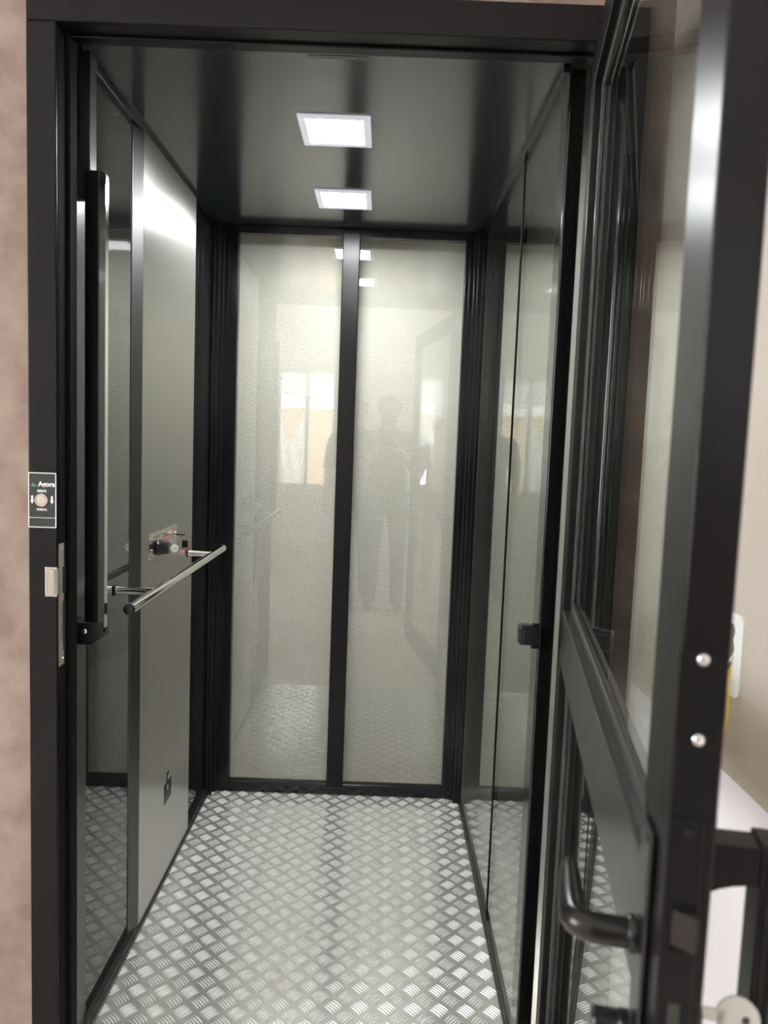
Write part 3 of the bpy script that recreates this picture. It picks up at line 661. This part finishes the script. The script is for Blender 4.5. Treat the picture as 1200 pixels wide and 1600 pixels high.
def person(loc, rz, hgt, label, shirt_c, trouser_c, holding=False, long_hair=False):
    t = thing('person', label, 'person', loc, rz)
    s = hgt/1.75
    shirt = mat('shirt_cloth', shirt_c, 0.85); trous = mat('trouser_cloth', trouser_c, 0.85); shoe = mat('shoe_rubber', (0.03, 0.03, 0.03), 0.5)
    V = {}; order = []
    def a(k, x, y, z, r): V[k] = (len(order), (x*s, y*s, z*s), (r if isinstance(r, tuple) else (r, r))); order.append(k)
    a('pel', 0, 0, 0.95, (0.155, 0.11)); a('waist', 0, 0, 1.10, (0.135, 0.095)); a('chest', 0, 0, 1.30, (0.165, 0.11)); a('collar', 0, -0.01, 1.44, (0.09, 0.075))
    a('neck', 0, 0, 1.51, 0.060); a('jaw', 0, 0.020, 1.585, (0.078, 0.078)); a('head', 0, 0.005, 1.665, (0.090, 0.104)); a('crown', 0, -0.008, 1.735, (0.072, 0.086))
    a('nose', 0, 0.106, 1.630, 0.012); a('chin', 0, 0.070, 1.556, 0.026)
    E = [('pel', 'waist'), ('waist', 'chest'), ('chest', 'collar'), ('collar', 'neck'), ('neck', 'jaw'), ('jaw', 'head'), ('head', 'crown'), ('head', 'nose'), ('jaw', 'chin')]
    for sd in (-1, 1):
        q = 'L' if sd < 0 else 'R'
        a('ear'+q, sd*0.083, 0, 1.635, (0.012, 0.02)); E.append(('head', 'ear'+q))
        a('sh'+q, sd*0.185, 0, 1.41, 0.062)
        if holding:
            a('el'+q, sd*0.235, 0.09, 1.16, 0.043); a('wr'+q, sd*0.085, 0.315, 1.315, 0.027); a('pa'+q, sd*0.060, 0.355, 1.345, (0.028, 0.018))
            D = Vector((-sd*0.35, 0.35, 0.85)).normalized(); S = Vector((0, 0.6, -0.5)).normalized(); base = Vector((sd*0.055, 0.375, 1.365))
        else:
            a('el'+q, sd*0.235, -0.02, 1.12, 0.043); a('wr'+q, sd*0.245, 0.05, 0.88, 0.027); a('pa'+q, sd*0.245, 0.065, 0.82, (0.018, 0.03))
            D = Vector((0, 0.15, -1)).normalized(); S = Vector((0, 1, 0.1)).normalized(); base = Vector((sd*0.245, 0.07, 0.79))
        E += [('chest', 'sh'+q), ('sh'+q, 'el'+q), ('el'+q, 'wr'+q), ('wr'+q, 'pa'+q)]
        for fi, ln in enumerate((0.068, 0.078, 0.074, 0.058)):
            b0 = base + S*(fi-1.5)*0.019; b1 = b0+D*ln*0.5; b2 = b1+(D+Vector((-sd*0.5, 0, 0))).normalized()*ln*0.5
            for k, p in enumerate((b0, b1, b2)): a('f%s%d%d' % (q, fi, k), p.x, p.y, p.z, 0.0088-0.001*k)
            E += [('pa'+q, 'f%s%d0' % (q, fi)), ('f%s%d0' % (q, fi), 'f%s%d1' % (q, fi)), ('f%s%d1' % (q, fi), 'f%s%d2' % (q, fi))]
        p0 = Vector(V['pa'+q][1])/s + S*0.03 - D*0.01; p1 = p0+(S+D*0.8).normalized()*0.035
        a('t'+q+'0', *p0, 0.011); a('t'+q+'1', *p1, 0.009); E += [('pa'+q, 't'+q+'0'), ('t'+q+'0', 't'+q+'1')]
        a('hp'+q, sd*0.095, 0, 0.88, 0.090); a('kn'+q, sd*0.105, 0.02, 0.50, 0.060); a('an'+q, sd*0.11, -0.01, 0.10, 0.040); a('he'+q, sd*0.11, -0.035, 0.045, 0.035); a('to'+q, sd*0.125, 0.13, 0.032, 0.028)
        E += [('pel', 'hp'+q), ('hp'+q, 'kn'+q), ('kn'+q, 'an'+q), ('an'+q, 'he'+q), ('an'+q, 'to'+q)]
    body = skinned('body', [V[k][1] for k in order], [(V[x][0], V[y][0]) for x, y in E], [(V[k][2][0]*s, V[k][2][1]*s) for k in order], SKIN, t)
    def garment(name, test, grow, mt):
        bm = bmesh.new(); bm.from_mesh(body.data); bm.normal_update()
        off = {v: v.co + v.normal*grow for v in bm.verts}
        bmesh.ops.delete(bm, geom=[f for f in bm.faces if not test(*(f.calc_center_median()/s))], context='FACES')
        for v in bm.verts: v.co = off[v]
        left = set(bm.faces); isl = []
        while left:
            st = [left.pop()]; g = list(st)
            while st:
                for e in st.pop().edges:
                    for q in e.link_faces:
                        if q in left: left.discard(q); st.append(q); g.append(q)
            isl.append(g)
        isl.sort(key=len)
        bmesh.ops.delete(bm, geom=[f for g in isl[:-1] for f in g], context='FACES')
        me = bpy.data.meshes.new(name); bm.to_mesh(me); bm.free(); me.materials.append(mt)
        o = bpy.data.objects.new(name, me); COL.objects.link(o); o.parent = t
        for p in me.polygons: p.use_smooth = True
        return o
    def in_shirt(x, y, z):
        if abs(x) > 0.165: return z > 1.13 and (not holding or y < 0.16)
        return 0.90 < z < 1.475 and (not holding or y < 0.15)
    garment('shirt', in_shirt, 0.014, shirt)
    garment('trousers', lambda x, y, z: 0.085 < z < 0.98 and abs(x) < 0.205, 0.011, trous)
    garment('shoe', lambda x, y, z: z <= 0.10 and x < 0, 0.007, shoe)
    garment('shoe', lambda x, y, z: z <= 0.10 and x > 0, 0.007, shoe)
    garment('hair', lambda x, y, z: z > 1.70 or (y < 0.0 and z > (1.44 if long_hair else 1.60) and abs(x) < 0.16), 0.010, HAIR)
    for sd in (-1, 1):
        bm = new(); bmesh.ops.create_uvsphere(bm, u_segments=12, v_segments=8, radius=0.011*s, matrix=Matrix.Translation((sd*0.032*s, 0.088*s, 1.655*s)))
        obj('eye', bm, HAIR, t, local=True, smooth=60)
    bm = new(); box(bm, -0.022*s, 0.022*s, 0.080*s, 0.097*s, 1.584*s, 1.591*s, 0.002); obj('mouth', bm, SHO, t, local=True)
    return t
p1 = person((0.035, -0.43, 0), 0, 1.72, 'person in a dark t-shirt taking the photo, mirrored beside the mullion', (0.05, 0.05, 0.055), (0.06, 0.07, 0.09), holding=True)
person((-0.24, -0.95, 0), 0.1, 1.72, 'person in dark clothes mirrored at the left of the photographer', (0.04, 0.045, 0.05), (0.05, 0.05, 0.06))
person((0.53, -1.35, 0), -0.1, 1.60, 'person mirrored in front of the narrow window', (0.40, 0.38, 0.34), (0.06, 0.06, 0.07), long_hair=True)
tag_p = thing('phone', 'black phone held up by the person taking the photo', 'phone', (0, -0.02, 1.27))
bm = new(); box(bm, -0.036, 0.036, -0.020, -0.012, 1.272, 1.418, 0.0035, 3); obj('phone_body', bm, 'black_plastic', tag_p)
